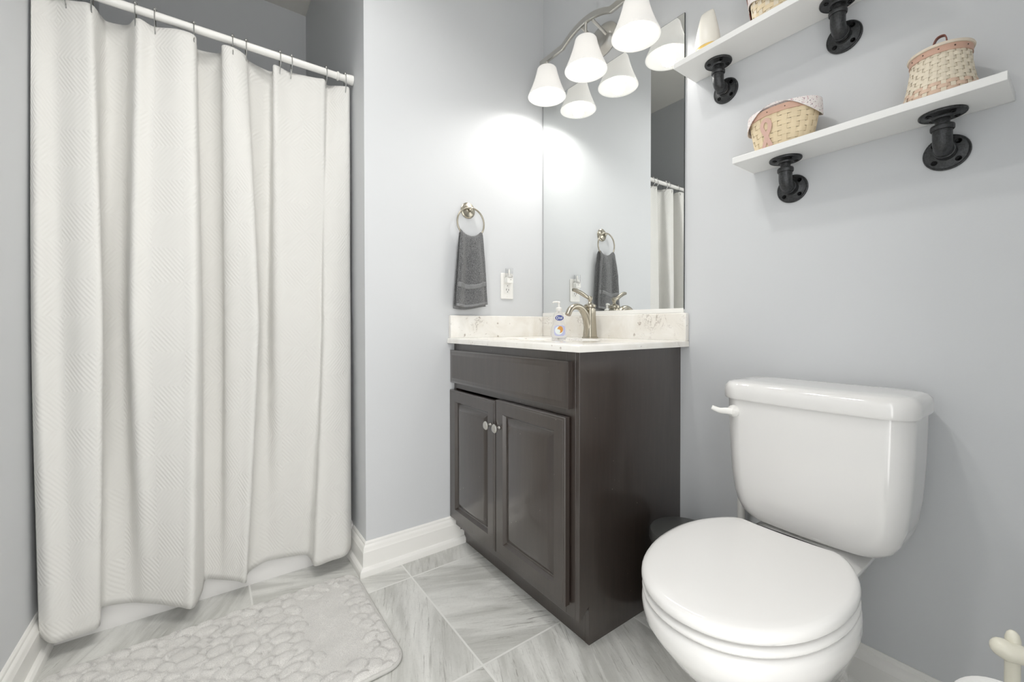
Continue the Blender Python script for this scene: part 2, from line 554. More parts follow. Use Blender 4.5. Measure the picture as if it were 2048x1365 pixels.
# ------------------------------------------------------------------ curtain
CT = [(-0.15, -1.739, -0.115, -1.739, -0.11, -1.73, 0.069),
(-0.16, -1.726, -0.089, -1.721, -0.089, -1.701, 0.05),
(-0.168, -1.699, -0.104, -1.682, -0.095, -1.668, 0.046),
(-0.147, -1.652, -0.067, -1.631, -0.09, -1.632, 0.05),
(-0.136, -1.617, -0.067, -1.591, -0.097, -1.609, 0.054),
(-0.185, -1.603, -0.149, -1.61, -0.13, -1.612, 0.085),
(-0.205, -1.59, -0.186, -1.585, -0.15, -1.599, 0.079),
(-0.189, -1.544, -0.179, -1.554, -0.15, -1.546, 0.069),
(-0.131, -1.514, -0.074, -1.53, -0.13, -1.511, 0.066),
(-0.149, -1.477, -0.074, -1.488, -0.105, -1.473, 0.06),
(-0.12, -1.418, -0.051, -1.416, -0.065, -1.423, 0.053),
(-0.124, -1.376, -0.044, -1.375, -0.043, -1.39, 0.049),
(-0.174, -1.371, -0.112, -1.363, -0.11, -1.369, 0.056),
(-0.205, -1.366, -0.179, -1.363, -0.15, -1.36, 0.073),
(-0.185, -1.306, -0.179, -1.305, -0.14, -1.326, 0.067),
(-0.128, -1.299, -0.119, -1.297, -0.125, -1.298, 0.063),
(-0.123, -1.265, -0.089, -1.245, -0.11, -1.271, 0.057),
(-0.147, -1.235, -0.082, -1.206, -0.097, -1.248, 0.05),
(-0.179, -1.218, -0.164, -1.205, -0.145, -1.237, 0.059),
(-0.202, -1.149, -0.186, -1.169, -0.155, -1.185, 0.073),
(-0.148, -1.145, -0.134, -1.147, -0.155, -1.137, 0.071),
(-0.165, -1.092, -0.127, -1.087, -0.15, -1.08, 0.066),
(-0.148, -1.01, -0.119, -1.021, -0.145, -1.047, 0.056),
(-0.139, -0.98, -0.119, -0.998, -0.11, -1.038, 0.05),
(-0.174, -0.96, -0.089, -0.992, -0.065, -1.034, 0.049),
(-0.155, -0.927, -0.089, -0.948, -0.065, -0.984, 0.051),
(-0.139, -0.893, -0.119, -0.898, -0.07, -0.929, 0.051),
(-0.16, -0.88, -0.164, -0.88, -0.115, -0.895, 0.054)]
def curtain():
    NS, NZ = 270, 90
    ztop = 1.872
    top = bez([(c[0], c[1], ztop) for c in CT], NS)
    mid = bez([(c[2], c[3], .93) for c in CT], NS)
    bot = bez([(c[4], c[5], c[6]) for c in CT], NS)
    verts = []; uvs = []
    s = 0
    for i in range(NS + 1):
        if i: s += (mid[i] - mid[i-1]).length
        for j in range(NZ + 1):
            q = j / NZ
            zz = top[i].z + (bot[i].z - top[i].z) * q
            a = (zz - .93)
            if a >= 0:
                f = min(1, a / (ztop - .93)); g = f ** 1.25
                p = mid[i].lerp(top[i], g)
            else:
                f = min(1, -a / .88); g = f ** 1.2
                p = mid[i].lerp(bot[i], g)
            w = noise.noise(Vector((p.y * 5, zz * 2.2, i * .004))) * .006 * math.sin(PI * q)
            verts.append((p.x + w, min(-0.876, max(YL + .005, p.y)), zz))
            uvs.append((s * 1.0, zz))
    faces = [(i*(NZ+1)+j, (i+1)*(NZ+1)+j, (i+1)*(NZ+1)+j+1, i*(NZ+1)+j+1) for i in range(NS) for j in range(NZ)]
    me = D.meshes.new('shower_curtain')
    me.from_pydata(verts, [], faces)
    ul = me.uv_layers.new(name='uv')
    for lp in me.loops: ul.data[lp.index].uv = uvs[lp.vertex_index]
    for p in me.polygons: p.use_smooth = True
    me.materials.append(M_curt)
    o = D.objects.new('shower_curtain', me); C.objects.link(o)
    q = o.modifiers.new('solid', 'SOLIDIFY'); q.thickness = .0025; q.offset = 0
    tag(o, 'long white quilted shower curtain hanging in deep folds from the white rod', 'shower curtain')
    return top
curt_top = curtain()

# hooks
HOOK_Y = [-0.9014, -0.9715, -1.0903, -1.1276, -1.232, -1.2712, -1.3764, -1.4741, -1.520, -1.6159, -1.6714]
ORD = ['first', 'second', 'third', 'fourth', 'fifth', 'sixth', 'seventh', 'eighth', 'ninth', 'tenth', 'eleventh']
def hook_at(y):
    # nearest hem point of the curtain to this ring
    i = min(range(len(curt_top)), key=lambda k: abs(curt_top[k].y - y))
    return curt_top[i]
def build_hook(y, label):
    h = hook_at(y)
    o = thing('curtain_hook', label, 'curtain hook', (ROD[0], y, ROD[1] + .014), 'steel hooks on the curtain rod')
    z0 = ROD[1]
    hx = h.x
    path = [(ROD[0] - .017, y, z0 - .004), (ROD[0] - .013, y, z0 + .010), (ROD[0], y, z0 + .0155), (ROD[0] + .013, y, z0 + .010), (ROD[0] + .018, y, z0 - .006),
            (ROD[0] + .016, y, z0 - .030), (hx + .006, y, z0 - .05), (hx + .002, y, z0 - .058), (hx - .006, y, z0 - .052), (ROD[0] - .016, y, z0 - .028), (ROD[0] - .017, y, z0 - .004)]
    b = MB(); b.tube(bez(path, 44), .0016, 8); b.build('wire_loop', M_chrome, o)
    for dx in (-.0075, 0, .0075):
        b = MB(); b.lathe([(0.0005, -.005), (.0040, -.003), (.0050, 0), (.0040, .003), (.0005, .005)], 12, T(ROD[0] + dx, y, z0 + .018 - abs(dx)*.35) @ RX(PI/2) @ RY(PI/2)); b.build('roller_bead', M_chrome, o)
for k, y in enumerate(HOOK_Y):
    build_hook(y, f'thin steel curtain hook, {ORD[k]} on the white rod counted from its right end')

# ------------------------------------------------------------------ vanity cabinet
YF, YT, CX = -0.4976, -0.4585, 0.7456
van = thing('vanity_cabinet', 'espresso brown wooden vanity cabinet with two doors under the marble counter', 'vanity cabinet', (0.37, -0.25, 0))
b = MB()
# side panel with toe notch
prof = [(0, 0), (YT, 0), (YT, .114), (YF, .100 - .018), (YF, .855), (0, .855)]
b.loft([[(CX - .016, y, z) for y, z in prof], [(CX, y, z) for y, z in prof]])
b.build('side_panel', M_wood, van, smooth=False, bevel=.0008, bseg=1)
b = MB(); b.box((.001, YT, 0.002), (CX - .016, YT + .012, .112)); b.build('toe_kick', M_wood, van, smooth=False)
b = MB()
b.box((.001, YF, .082), (.02, YF + .019, .855)); b.box((CX - .016 - .038, YF, .082), (CX - .016, YF + .019, .855))
b.box((.02, YF, .815), (CX - .054, YF + .019, .855)); b.box((.02, YF, .664), (CX - .054, YF + .019, .70)); b.box((.02, YF, .082), (CX - .054, YF + .019, .13))
b.build('face_frame', M_wood, van, smooth=False, bevel=.0008, bseg=1)
b = MB(); b.box((.002, -.012, .1), (CX - .016, -.001, .85)); b.box((.002, YF + .02, .10), (CX - .016, -.012, .112)); b.box((.0015, YF + .02, 0), (.016, -.001, .855)); b.build('carcass', M_wood, van, smooth=False)

YD = YF - .024
def panel_rings(x0, x1, z0, z1, steps):
    return [[(x0+i, y, z0+i), (x1-i, y, z0+i), (x1-i, y, z1-i), (x0+i, y, z1-i)] for i, y in steps]
def door(x0, x1, z0, z1, knobx):
    F = YD
    steps = [(0, YF - .0045), (0, F + .004), (.003, F + .001), (.008, F + .0012), (.0095, F), (.046, F), (.048, F + .003), (.053, F + .010), (.056, F + .0115),
             (.060, F + .0115), (.078, F + .003), (.080, F + .0025)]
    b = MB(); b.loft(panel_rings(x0, x1, z0, z1, steps), True, True)
    d = b.build('door', M_wood, van, ang=20, loc=((x0+x1)/2, YF, z0))
    b = MB()
    b.lathe([(.0045, 0), (.0065, .002), (.005, .006), (.0048, .012), (.010, .015), (.0148, .019), (.0155, .023), (.012, .027), (.005, .029), (.0005, .0293)], 28, T(knobx, YD + .0005, .570) @ RX(PI/2))
    b.build('knob', M_bright, d)
    return d
door(.002, .3475, .118, .659, .322)
door(.3515, .710, .118, .6645, .378)
b = MB()
steps = [(0, YF - .001), (0, YD + .005), (.004, YD + .003), (.010, YD + .0022), (.018, YD + .0005), (.020, YD), (.022, YD)]
b.loft(panel_rings(.002, .7195, .689, .826, steps), True, True)
b.build('drawer_front', M_wood, van, ang=20)

# ------------------------------------------------------------------ counter top with basin
top = thing('countertop', 'cream veined marble vanity counter with backsplashes, on the brown cabinet', 'countertop', (.388, -.265, .855))
ZT = .8762; X1 = .7775; Y1 = -.530
bx, by, ra, rb = .3885, -.275, .20, .145
NR = 48
def rect_pt(a):
    # outline of slab hit by ray from basin centre
    dx, dy = math.cos(a), math.sin(a)
    ts = []
    if dx > 1e-9: ts.append((X1 - bx)/dx)
    if dx < -1e-9: ts.append((.001 - bx)/dx)
    if dy > 1e-9: ts.append((-.001 - by)/dy)
    if dy < -1e-9: ts.append((Y1 - by)/dy)
    tt = min(ts); return (bx + dx*tt, by + dy*tt)
angs = sorted([2*PI*i/NR for i in range(NR)] + [math.atan2(y - by, x - bx) % (2*PI) for x in (.001, X1) for y in (-.001, Y1)])
outer = [rect_pt(a) for a in angs]
def inset(p, d):
    return (min(max(p[0], .001 + (0)), X1 - d) if p[0] > X1 - d else p[0], max(p[1], Y1 + d))
rings = []
rings.append([(p[0], p[1], .855) for p in outer])
rings.append([(p[0], p[1], ZT - .006) for p in outer])
rings.append([(*inset(p, .002), ZT - .0015) for p in outer])
rings.append([(*inset(p, .006), ZT) for p in outer])
for k, dz in ((1.06, 0), (1.02, -.001), (.98, -.006), (.92, -.03), (.8, -.075), (.6, -.105), (.3, -.118), (.1, -.12)):
    rings.append([(bx + ra*k*math.cos(a), by + rb*k*math.sin(a), ZT + dz) for a in angs])
b = MB(); b.loft(rings, False, True)
b.build('slab', M_marble, top, ang=50)
b = MB(); b.lathe([(.0, -.119), (.018, -.1185), (.021, -.1175), (.021, -.1195)], 24, T(bx, by, ZT)); b.build('drain', M_nickel, top)
b = MB(); b.box((.001, -.021, ZT - .001), (X1, -.001, .9716)); b.build('backsplash', M_marble, top, bevel=.003, bseg=3)
b = MB(); b.box((.001, -.524, ZT - .001), (.021, -.0215, .9716)); b.build('sidesplash', M_marble, top, bevel=.003, bseg=3)

# ------------------------------------------------------------------ mirror
mir = thing('mirror', 'large frameless rectangular mirror on the wall above the vanity backsplash', 'mirror', (.38, 0, .977))
b = MB(); b.box((.004, -.0055, .985), (.760, -.0007, 2.010)); b.build('backing', M_edge, mir, smooth=False)
b = MB(); b.add([(.005, -.0058, .986), (.759, -.0058, .986), (.759, -.0058, 2.009), (.005, -.0058, 2.009)], [(0, 1, 2, 3)]); b.build('glass', M_mirror, mir, smooth=False)
b = MB(); b.box((.004, -.0085, .9725), (.760, -.0007, .9848)); b.box((.004, -.0085, .9848), (.760, -.0062, .989)); b.build('bottom_channel', M_trim, mir, smooth=False)

# ------------------------------------------------------------------ faucet
FX, FY = .3885, -.080
fa = thing('faucet', 'brushed nickel single-handle faucet with an arched spout on the marble counter', 'faucet', (FX, FY, ZT))
def sq(cx, cy, z, hx, hy, r): return [(x, y, z) for x, y in rrect(cx - hx, cx + hx, cy - hy, cy + hy, r, 5)]
b = MB()
rg = [(.000, .0265, .026), (.004, .0265, .026), (.006, .0235, .0235), (.02, .0225, .0225), (.06, .0205, .0205), (.10, .0195, .0195), (.1205, .0195, .0195)]
b.loft([sq(FX, FY, ZT + .0005 + z, hx, hy, .010) for z, hx, hy in rg]); b.build('body', M_nickel, fa, ang=30)
b = MB(); b.lathe([(.001, .1205), (.018, .1205), (.018, .124), (.0235, .126), (.025, .131), (.024, .136), (.018, .1395), (.010, .1425), (.0065, .149), (.0075, .153), (.0105, .160), (.011, .166), (.008, .171), (.001, .1735)], 28, T(FX, FY, ZT)); b.build('cap', M_nickel, fa)
b = MB(); b.tube(bez([(FX, FY - .004, ZT + .163), (FX, FY - .022, ZT + .170), (FX - .004, FY - .05, ZT + .184), (FX - .008, FY - .076, ZT + .193), (FX - .009, FY - .090, ZT + .194)], 20), [.0045 + .0035*math.sin(PI*min(1, i/20*1.02)) + .001 for i in range(21)], 14, flat=.62); b.build('lever', M_nickel, fa)
b = MB()
pth = bez([(FX, FY - .006, ZT + .004), (FX, FY - .012, ZT + .05), (FX, FY - .026, ZT + .092), (FX, FY - .052, ZT + .121), (FX, FY - .083, ZT + .128), (FX, FY - .109, ZT + .117), (FX, FY - .124, ZT + .094)], 36)
b.tube(pth, [.0185 - .007*min(1, i/26) for i in range(37)], 20, flat=1.12, ref=(0, -1, 0)); b.build('spout', M_nickel, fa)
b = MB(); b.tube([(FX, FY + .027, ZT + .0005), (FX, FY + .027, ZT + .055)], .002, 10); b.lathe([(.0005, .055), (.0045, .056), (.005, .060), (.0035, .064), (.0005, .065)], 14, T(FX, FY + .027, ZT)); b.build('drain_lift_rod', M_nickel, fa)

# ------------------------------------------------------------------ soap
SX, SY = .283, -.155
so = thing('soap_bottle', 'clear pump bottle of hand soap with blue label standing left of the faucet', 'soap dispenser', (SX, SY, ZT))
so_rot = T(SX, SY, ZT + .0005) @ RZ(math.radians(54))
def ov(z, a, c): return [(a*math.cos(2*PI*i/32), c*math.sin(2*PI*i/32), z) if False else (abs(math.cos(2*PI*i/32))**.8*math.copysign(a, math.cos(2*PI*i/32)), abs(math.sin(2*PI*i/32))**.8*math.copysign(c, math.sin(2*PI*i/32)), z) for i in range(32)]
b = MB()
b.loft([ov(z, a, c) for z, a, c in ((0, .026, .014), (.003, .031, .018), (.012, .034, .020), (.03, .034, .020), (.046, .031, .019), (.06, .026, .0175), (.085, .0235, .0165), (.10, .021, .015), (.108, .014, .012), (.112, .010, .010), (.116, .010, .010))], M=so_rot)
b.build('bottle', M_soap, so, ang=60)
b = MB()
b.lathe([(.0005, .114), (.0125, .1142), (.0128, .124), (.009, .127), (.0045, .1285), (.0042, .143), (.006, .145), (.0062, .150), (.004, .1525), (.0005, .153)], 20, so_rot)
b.tube([(0, 0, .1495), (-.012, -.004, .1505), (-.024, -.008, .149), (-.027, -.009, .1445)], [.004, .0036, .003, .0028], 10, M=so_rot); b.build('pump', M_plast, so)
# label pieces: plates that follow the front of the bottle
def onlabel(cx, cz, a, c, yy, n=28, th=.0006, frm=1.0):
    return [[(cx + a*math.cos(2*PI*i/n), yy - k*th, cz + c*math.sin(2*PI*i/n)) for i in range(n)] for k in (0, 1)]
b = MB(); b.loft([[(x, -.0206 - k*.0006, z) for x, z in rrect(-.022, .024, .008, .052, .012)] for k in (0, 1)], M=so_rot); lab = b.build('label', M_lilac, so, smooth=False)
b = MB(); b.loft(onlabel(-.002, .031, .017, .0175, -.0213), M=so_rot); b.build('label_roundel', M_pale, lab, smooth=False)
b = MB(); b.loft(onlabel(.003, .035, .0115, .014, -.0220), M=so_rot); b.build('label_fruit', M_amber, lab, smooth=False)
b = MB(); b.loft(onlabel(-.005, .028, .0085, .008, -.0227), M=so_rot); b.build('label_slice', M_pale, lab, smooth=False)
b = MB(); b.loft(onlabel(0, .083, .0175, .0115, -.0185, 28, .0008), M=so_rot); lo = b.build('label_oval', M_blue, so, smooth=False)
cu = D.curves.new('word', 'FONT'); cu.body = 'Dial'; cu.size = .0165; cu.align_x = 'CENTER'; cu.align_y = 'CENTER'; cu.extrude = .0003
to = D.objects.new('word', cu); C.objects.link(to)
dg = bpy.context.evaluated_depsgraph_get()
tm = D.meshes.new_from_object(to.evaluated_get(dg))
D.objects.remove(to, do_unlink=True)
tm.transform(so_rot @ T(0, -.0197, .083) @ RX(PI/2) @ RZ(.1))
tm.materials.clear(); tm.materials.append(M_pale)
tb = D.objects.new('label_lettering', tm); C.objects.link(tb); tb.parent = lo; tb.location = -WLOC[lo.name]

# ------------------------------------------------------------------ towel ring and towel
RY0, RZ0 = -.430, 1.427
tr = thing('towel_ring', 'brushed nickel towel ring on a round rosette, holding the grey hand towel', 'towel ring', (0, RY0, RZ0))
b = MB(); b.lathe([(.0345, .0005), (.0345, .004), (.031, .007), (.029, .0075), (.026, .0125), (.016, .0145), (.010, .017), (.0085, .026), (.010, .030), (.0085, .034), (.004, .0365), (.0005, .037)], 36, T(0, RY0, RZ0) @ RY(PI/2), cap0=True); b.build('rosette', M_nickel, tr)
RC = (.033, RY0 - .003, RZ0 - .060)
b = MB(); b.ring(RC, .0655, .0038, 'x', 56, 12); b.build('ring', M_nickel, tr)
tw = thing('hand_towel', 'grey terry hand towel with a woven band, draped through the towel ring', 'towel', (.035, -.437, 1.01))
def towel_half(front):
    b = MB(); band = MB()
    zt, zb = RZ0 - .1215, (1.012 if front else 1.004)
    NU, NV = 60, 70
    def fn(u, v):
        k = v ** .8
        w = .052 + .029*k
        cy = -.434 - .003*k + (.004 if not front else 0)
        y = cy + (u - .5)*2*w
        dy = min(.050, abs(y - RC[1]))
        ztop = RC[2] - math.sqrt(.0655**2 - dy*dy) + .0075
        z = ztop + (zb - ztop)*v - .008*math.sin(u*PI*1.3 + .4)*v
        pl = (math.sin((u*2.3 + .15)*PI*1.5)*.013*(1 - .3*v) + math.sin(u*PI*5 + 1)*.005)*min(1, v*4)
        edge = -.014*(abs(u - .5)*2)**3*(1 - .3*v)*min(1, v*4)
        rise = min(1, v/.045)**.5
        if front: x = max(.033 + .0085*rise, .033 + .0085*rise + .011*min(1, v*2.5) + pl + edge)
        else: x = min(.033 - .0085*rise, .033 - .0085*rise - .002 + pl*.4)
        x += noise.noise(Vector((y*30, z*20, 3.3)))*.0015*min(1, v*3)
        return (max(x, .0075), y, z)
    b.grid(NU, NV, fn)
    o = b.build('front_fold' if front else 'back_fold', M_towel, tw, solid=.006, ang=180)
    if front:
        def fb(u, v):
            p = fn(u, .685 + v*.065); return (p[0] + .0036, p[1], p[2])
        band.grid(NU, 4, fb); band.build('woven_band', M_towelb, o, solid=.001, ang=180)
    def fh(u, v):
        p = fn(u, .962 + v*.035); return (p[0] + .0036, p[1], p[2])
    h = MB(); h.grid(NU, 3, fh); h.build('hem', M_towelb, o, solid=.001, ang=180)
towel_half(True); towel_half(False)

# ------------------------------------------------------------------ wall outlet and night light
OY, OZ = -.2237, 1.1107
ou = thing('wall_outlet', 'white rectangular wall outlet plate between the towel and the mirror', 'outlet', (0, OY, OZ - .06))
b = MB()
pl = rrect(-.0345, .0345, -.0595, .0595, .004)
b.loft([[(.0005, OY + p[0], OZ + p[1]) for p in pl], [(.004, OY + p[0], OZ + p[1]) for p in pl], [(.0055, OY + p[0]*.95, OZ + p[1]*.97) for p in pl]]); b.build('cover_plate', M_plast, ou, ang=30)
b = MB(); rp = rrect(-.0165, .0165, -.0335, .0335, .002)
b.loft([[(.005, OY + p[0], OZ + p[1]) for p in rp], [(.0075, OY + p[0], OZ + p[1]) for p in rp]]); rec = b.build('receptacle', M_plast, ou, ang=30)
for dy, hh in ((-.0065, .009), (.0065, .007)):
    b = MB(); b.box((.0073, OY + dy - .0011, OZ - .021), (.0079, OY + dy + .0011, OZ - .021 + hh)); b.build('slot', M_dark, rec, smooth=False)
for z in (-.027, .001):
    b = MB(); b.lathe([(.0005, .0005), (.0022, .0004), (.0022, 0)], 12, T(.0075, OY, OZ + z) @ RY(PI/2)); b.build('ground_hole', M_dark, rec, smooth=False)
for z in (-.048,):
    b = MB(); b.lathe([(.0005, .0012), (.0025, .0008), (.003, 0)], 12, T(.0054, OY, OZ + z) @ RY(PI/2)); b.build('screw', M_plast, ou)
nl = thing('night_light', 'white plug-in night light with a clear shade, in the wall outlet', 'night light', (.0075, OY, OZ + .006))
b = MB(); pr = rrect(-.018, .018, -.010, .017, .004)
b.loft([[(.0078, OY + p[0], OZ + .022 + p[1]) for p in pr], [(.026, OY + p[0], OZ + .022 + p[1]) for p in pr], [(.030, OY + p[0]*.9, OZ + .022 + p[1]*.9) for p in pr]]); b.build('plug_body', M_plast, nl, ang=30)
b = MB(); b.lathe([(.0015, -.0005), (.0028, 0), (.0015, .0005)], 3, T(.0303, OY + .003, OZ + .028) @ RY(PI/2), True, True); b.build('light_sensor', M_dark, nl, smooth=False)
b = MB(); b.lathe([(.0155, .039), (.0155, .046), (.012, .048), (.0045, .0485), (.0042, .072), (.003, .0755), (.0005, .0765)], 20, T(.020, OY, OZ), True); b.build('bulb_holder', M_plast, nl)
b = MB(); b.lathe([(.0165, .042), (.0172, .060), (.0168, .080), (.0160, .080), (.0164, .060), (.0158, .042)], 24, T(.0205, OY, OZ)); b.build('clear_shade', M_clear, nl)

# ------------------------------------------------------------------ vanity light
LX = (.147, .387, .631); LY = -.104
vl = thing('vanity_light', 'brushed nickel bath light bar with three lit bell-shaped glass shades above the mirror', 'wall light', (.3865, 0, 2.10))
b = MB()
M = T(.3865, -.0005, 2.118) @ RX(PI/2)
def ell(r, z): return [(r*1.0*math.cos(2*PI*i/48), r*.86*math.sin(2*PI*i/48), z) for i in range(48)]
b.loft([ell(.078, 0), ell(.078, .004), ell(.072, .009), ell(.066, .011), ell(.060, .018), ell(.040, .024), ell(.015, .026)], M=M); b.build('back_plate', M_bright, vl)
for dz in (.035, -.02):
    b = MB(); b.lathe([(.004, 0), (.0055, .001), (.005, .004), (.003, .0055), (.0005, .006)], 14, T(.352, -.0245, 2.112 + dz*.8) @ RX(PI/2)); b.build('cap_screw', M_chrome, vl)
ZB = 2.1235
xc = .383
def bar_z(x):
    d = abs(x - xc)
    return ZB + (.037*(1 - (d/.131)**2) if d < .131 else 0)
xs = [.104, .15, .20, .2519] + [.252 + .262*i/24 for i in range(1, 24)] + [.5141, .56, .60, .662]
b = MB()
rings = []
for i, x in enumerate(xs):
    z = bar_z(x)
    hz, hy = .0108, .007
    rings.append([(x, LY - hy, z - hz), (x, LY - hy*.3, z - hz - .001), (x, LY + hy, z - hz), (x, LY + hy, z + hz), (x, LY - hy*.3, z + hz + .001), (x, LY - hy, z + hz)])
b.loft(rings); b.build('bar', M_bright, vl, ang=12)
for dx in (-.028, .028):
    b = MB(); b.tube([(xc + .006 + dx, LY + .004, ZB + .024), (xc + .010 + dx, -.018, ZB - .006)], .0065, 14); b.build('arm', M_bright, vl)
SH0 = [(.0405, 2.083), (.0435, 2.079), (.0455, 2.070), (.0500, 2.052), (.0565, 2.030), (.0650, 2.006), (.0730, 1.986), (.0795, 1.9715), (.0835, 1.9625), (.0850, 1.957)]
for x in LX:
    zt = bar_z(x) - .007
    b = MB(); b.tube([(x, LY, zt), (x, LY, 2.082)], .0055, 12); b.lathe([(.0005, 2.0905), (.016, 2.090), (.022, 2.086), (.022, 2.0805), (.0005, 2.080)], 20, T(x, LY, 0)); st = b.build('stem', M_bright, vl)
    b = MB(); b.lathe([(.010, 2.0838), (.030, 2.0842)] + SH0 + [(r - .004, z + .001) for r, z in SH0[::-1]] + [(.030, 2.0802), (.010, 2.0798)], 48, T(x, LY, 0)); s1 = b.build('shade', M_shade, vl, ang=70)
    b = MB(); b.lathe([(.0005, 2.079), (.0135, 2.0785), (.0135, 2.040), (.015, 2.036), (.0005, 2.0355)], 20, T(x, LY, 0)); b.build('socket', M_plast, s1)
    b = MB(); b.lathe([(.0005, 2.036), (.012, 2.035), (.015, 2.022), (.024, 2.008), (.0295, 1.990), (.0280, 1.974), (.020, 1.962), (.010, 1.9575), (.0005, 1.9565)], 28, T(x, LY, 0)); b.build('bulb', M_bulb, s1)
    sl = D.lights.new('bulb_light', 'SPOT'); sl.energy = LAMP_W; sl.spot_size = math.radians(172); sl.spot_blend = 0.45; sl.shadow_soft_size = 0.028; sl.color = (1.0, 0.975, 0.94)
    so_ = D.objects.new('bulb_light', sl); C.objects.link(so_); so_.location = (x, LY, 1.9535)

# ------------------------------------------------------------------ shelves and pipe brackets
def shelf(x0, x1, z, label):
    s = MB(); s.box((x0, -.130, z), (x1, -.0005, z + .0178))
    o = s.build('wall_shelf', M_white_shelf, loc=((x0 + x1)/2, -.065, z), bevel=.0012, bseg=2)
    tag(o, label, 'shelf', 'white plank shelves on pipe brackets')
ZLO, ZUP = 1.3893, 1.7512
shelf(.986, 1.496, ZLO, 'lower white plank shelf on the right wall, holding the lidded basket')
shelf(.798, 1.308, ZUP, 'upper white plank shelf beside the vanity light, holding the white bottle')
def flange(M, b=None):
    b = b or MB()
    b.lathe([(.0385, .0003), (.0390, .003), (.0382, .0052), (.0368, .0060), (.0352, .0052), (.033, .0056), (.021, .0072), (.0184, .0088), (.0176, .0112), (.0168, .0124), (.0125, .0126)], 44, M, cap0=True)
    return b
def bracket(x, z, label):
    o = thing('pipe_bracket', label, 'shelf bracket', (x, 0, z), 'black iron pipe brackets under the shelves')
    hz = .0738; hy = -.0495
    M1 = T(x, -.0004, z) @ RX(PI/2)
    M2 = T(x, hy, z + hz) @ RX(PI)
    f1 = flange(M1).build('wall_flange', M_iron, o)
    f2 = flange(M2).build('shelf_flange', M_iron, o)
    for f, MM in ((f1, M1), (f2, M2)):
        for k in range(4):
            a = PI/4 + k*PI/2
            b = MB(); b.lathe([(.0052, .0), (.0056, .0012), (.0046, .0026), (.0018, .0022), (.0005, .0018)], 14, MM @ T(.0272*math.cos(a), .0272*math.sin(a), .0056)); b.build('screw', M_screw, f)
    # nipples
    b = MB(); b.lathe([(.0118, .0115), (.0122, .013), (.0122, .020), (.0118, .0205), (.0118, .030), (.0112, .0305), (.0118, .031), (.0118, .046)], 24, M2); b.build('nipple', M_iron, o)
    b = MB(); b.lathe([(.0118, .0115), (.0122, .013), (.0115, .0145), (.0122, .016), (.0115, .0175), (.0122, .019), (.0115, .0205), (.0118, .030)], 24, M1); b.build('nipple', M_nipple, o)
    # elbow
    r = .0162
    path = [(0, 0, .047), (0, 0, .020)] + [(0, 0 + .020*(1 - math.cos(t1)), .020 - .020*math.sin(t1)) for t1 in [PI/2*i/10 for i in range(1, 11)]] + [(0, .0275, 0)]
    path = [(x + p[0], hy + p[1] , z + p[2]) for p in path]
    rad = [r]*len(path)
    b = MB(); b.tube(path, rad, 24, ref=(1, 0, 0))
    b.lathe([(r - .001, .036), (.0182, .0365), (.0196, .0385), (.0198, .0445), (.0188, .0475), (.012, .048)], 28, T(x, hy, z))
    b.lathe([(r - .001, .019), (.0180, .0195), (.0188, .022), (.0180, .0260), (.012, .0265)], 28, T(x, hy, z) @ RX(-PI/2))
    b.build('elbow', M_iron, o, ang=40)
M_screw = pbr('blackened_screw', (22, 22, 23), 0.25, 0.8, var=0.1)
M_nipple = pbr('zinc_thread', (150, 150, 148), 0.3, 0.9, var=0.1, vscale=50)
bracket(1.092, 1.3155, 'black iron pipe bracket under the left end of the lower shelf')
bracket(1.398, 1.3155, 'black iron pipe bracket under the lower shelf, below the lidded basket')
bracket(.9015, 1.6774, 'black iron pipe bracket under the upper shelf, below the white bottle')
bracket(1.209, 1.6774, 'black iron pipe bracket under the right end of the upper shelf')

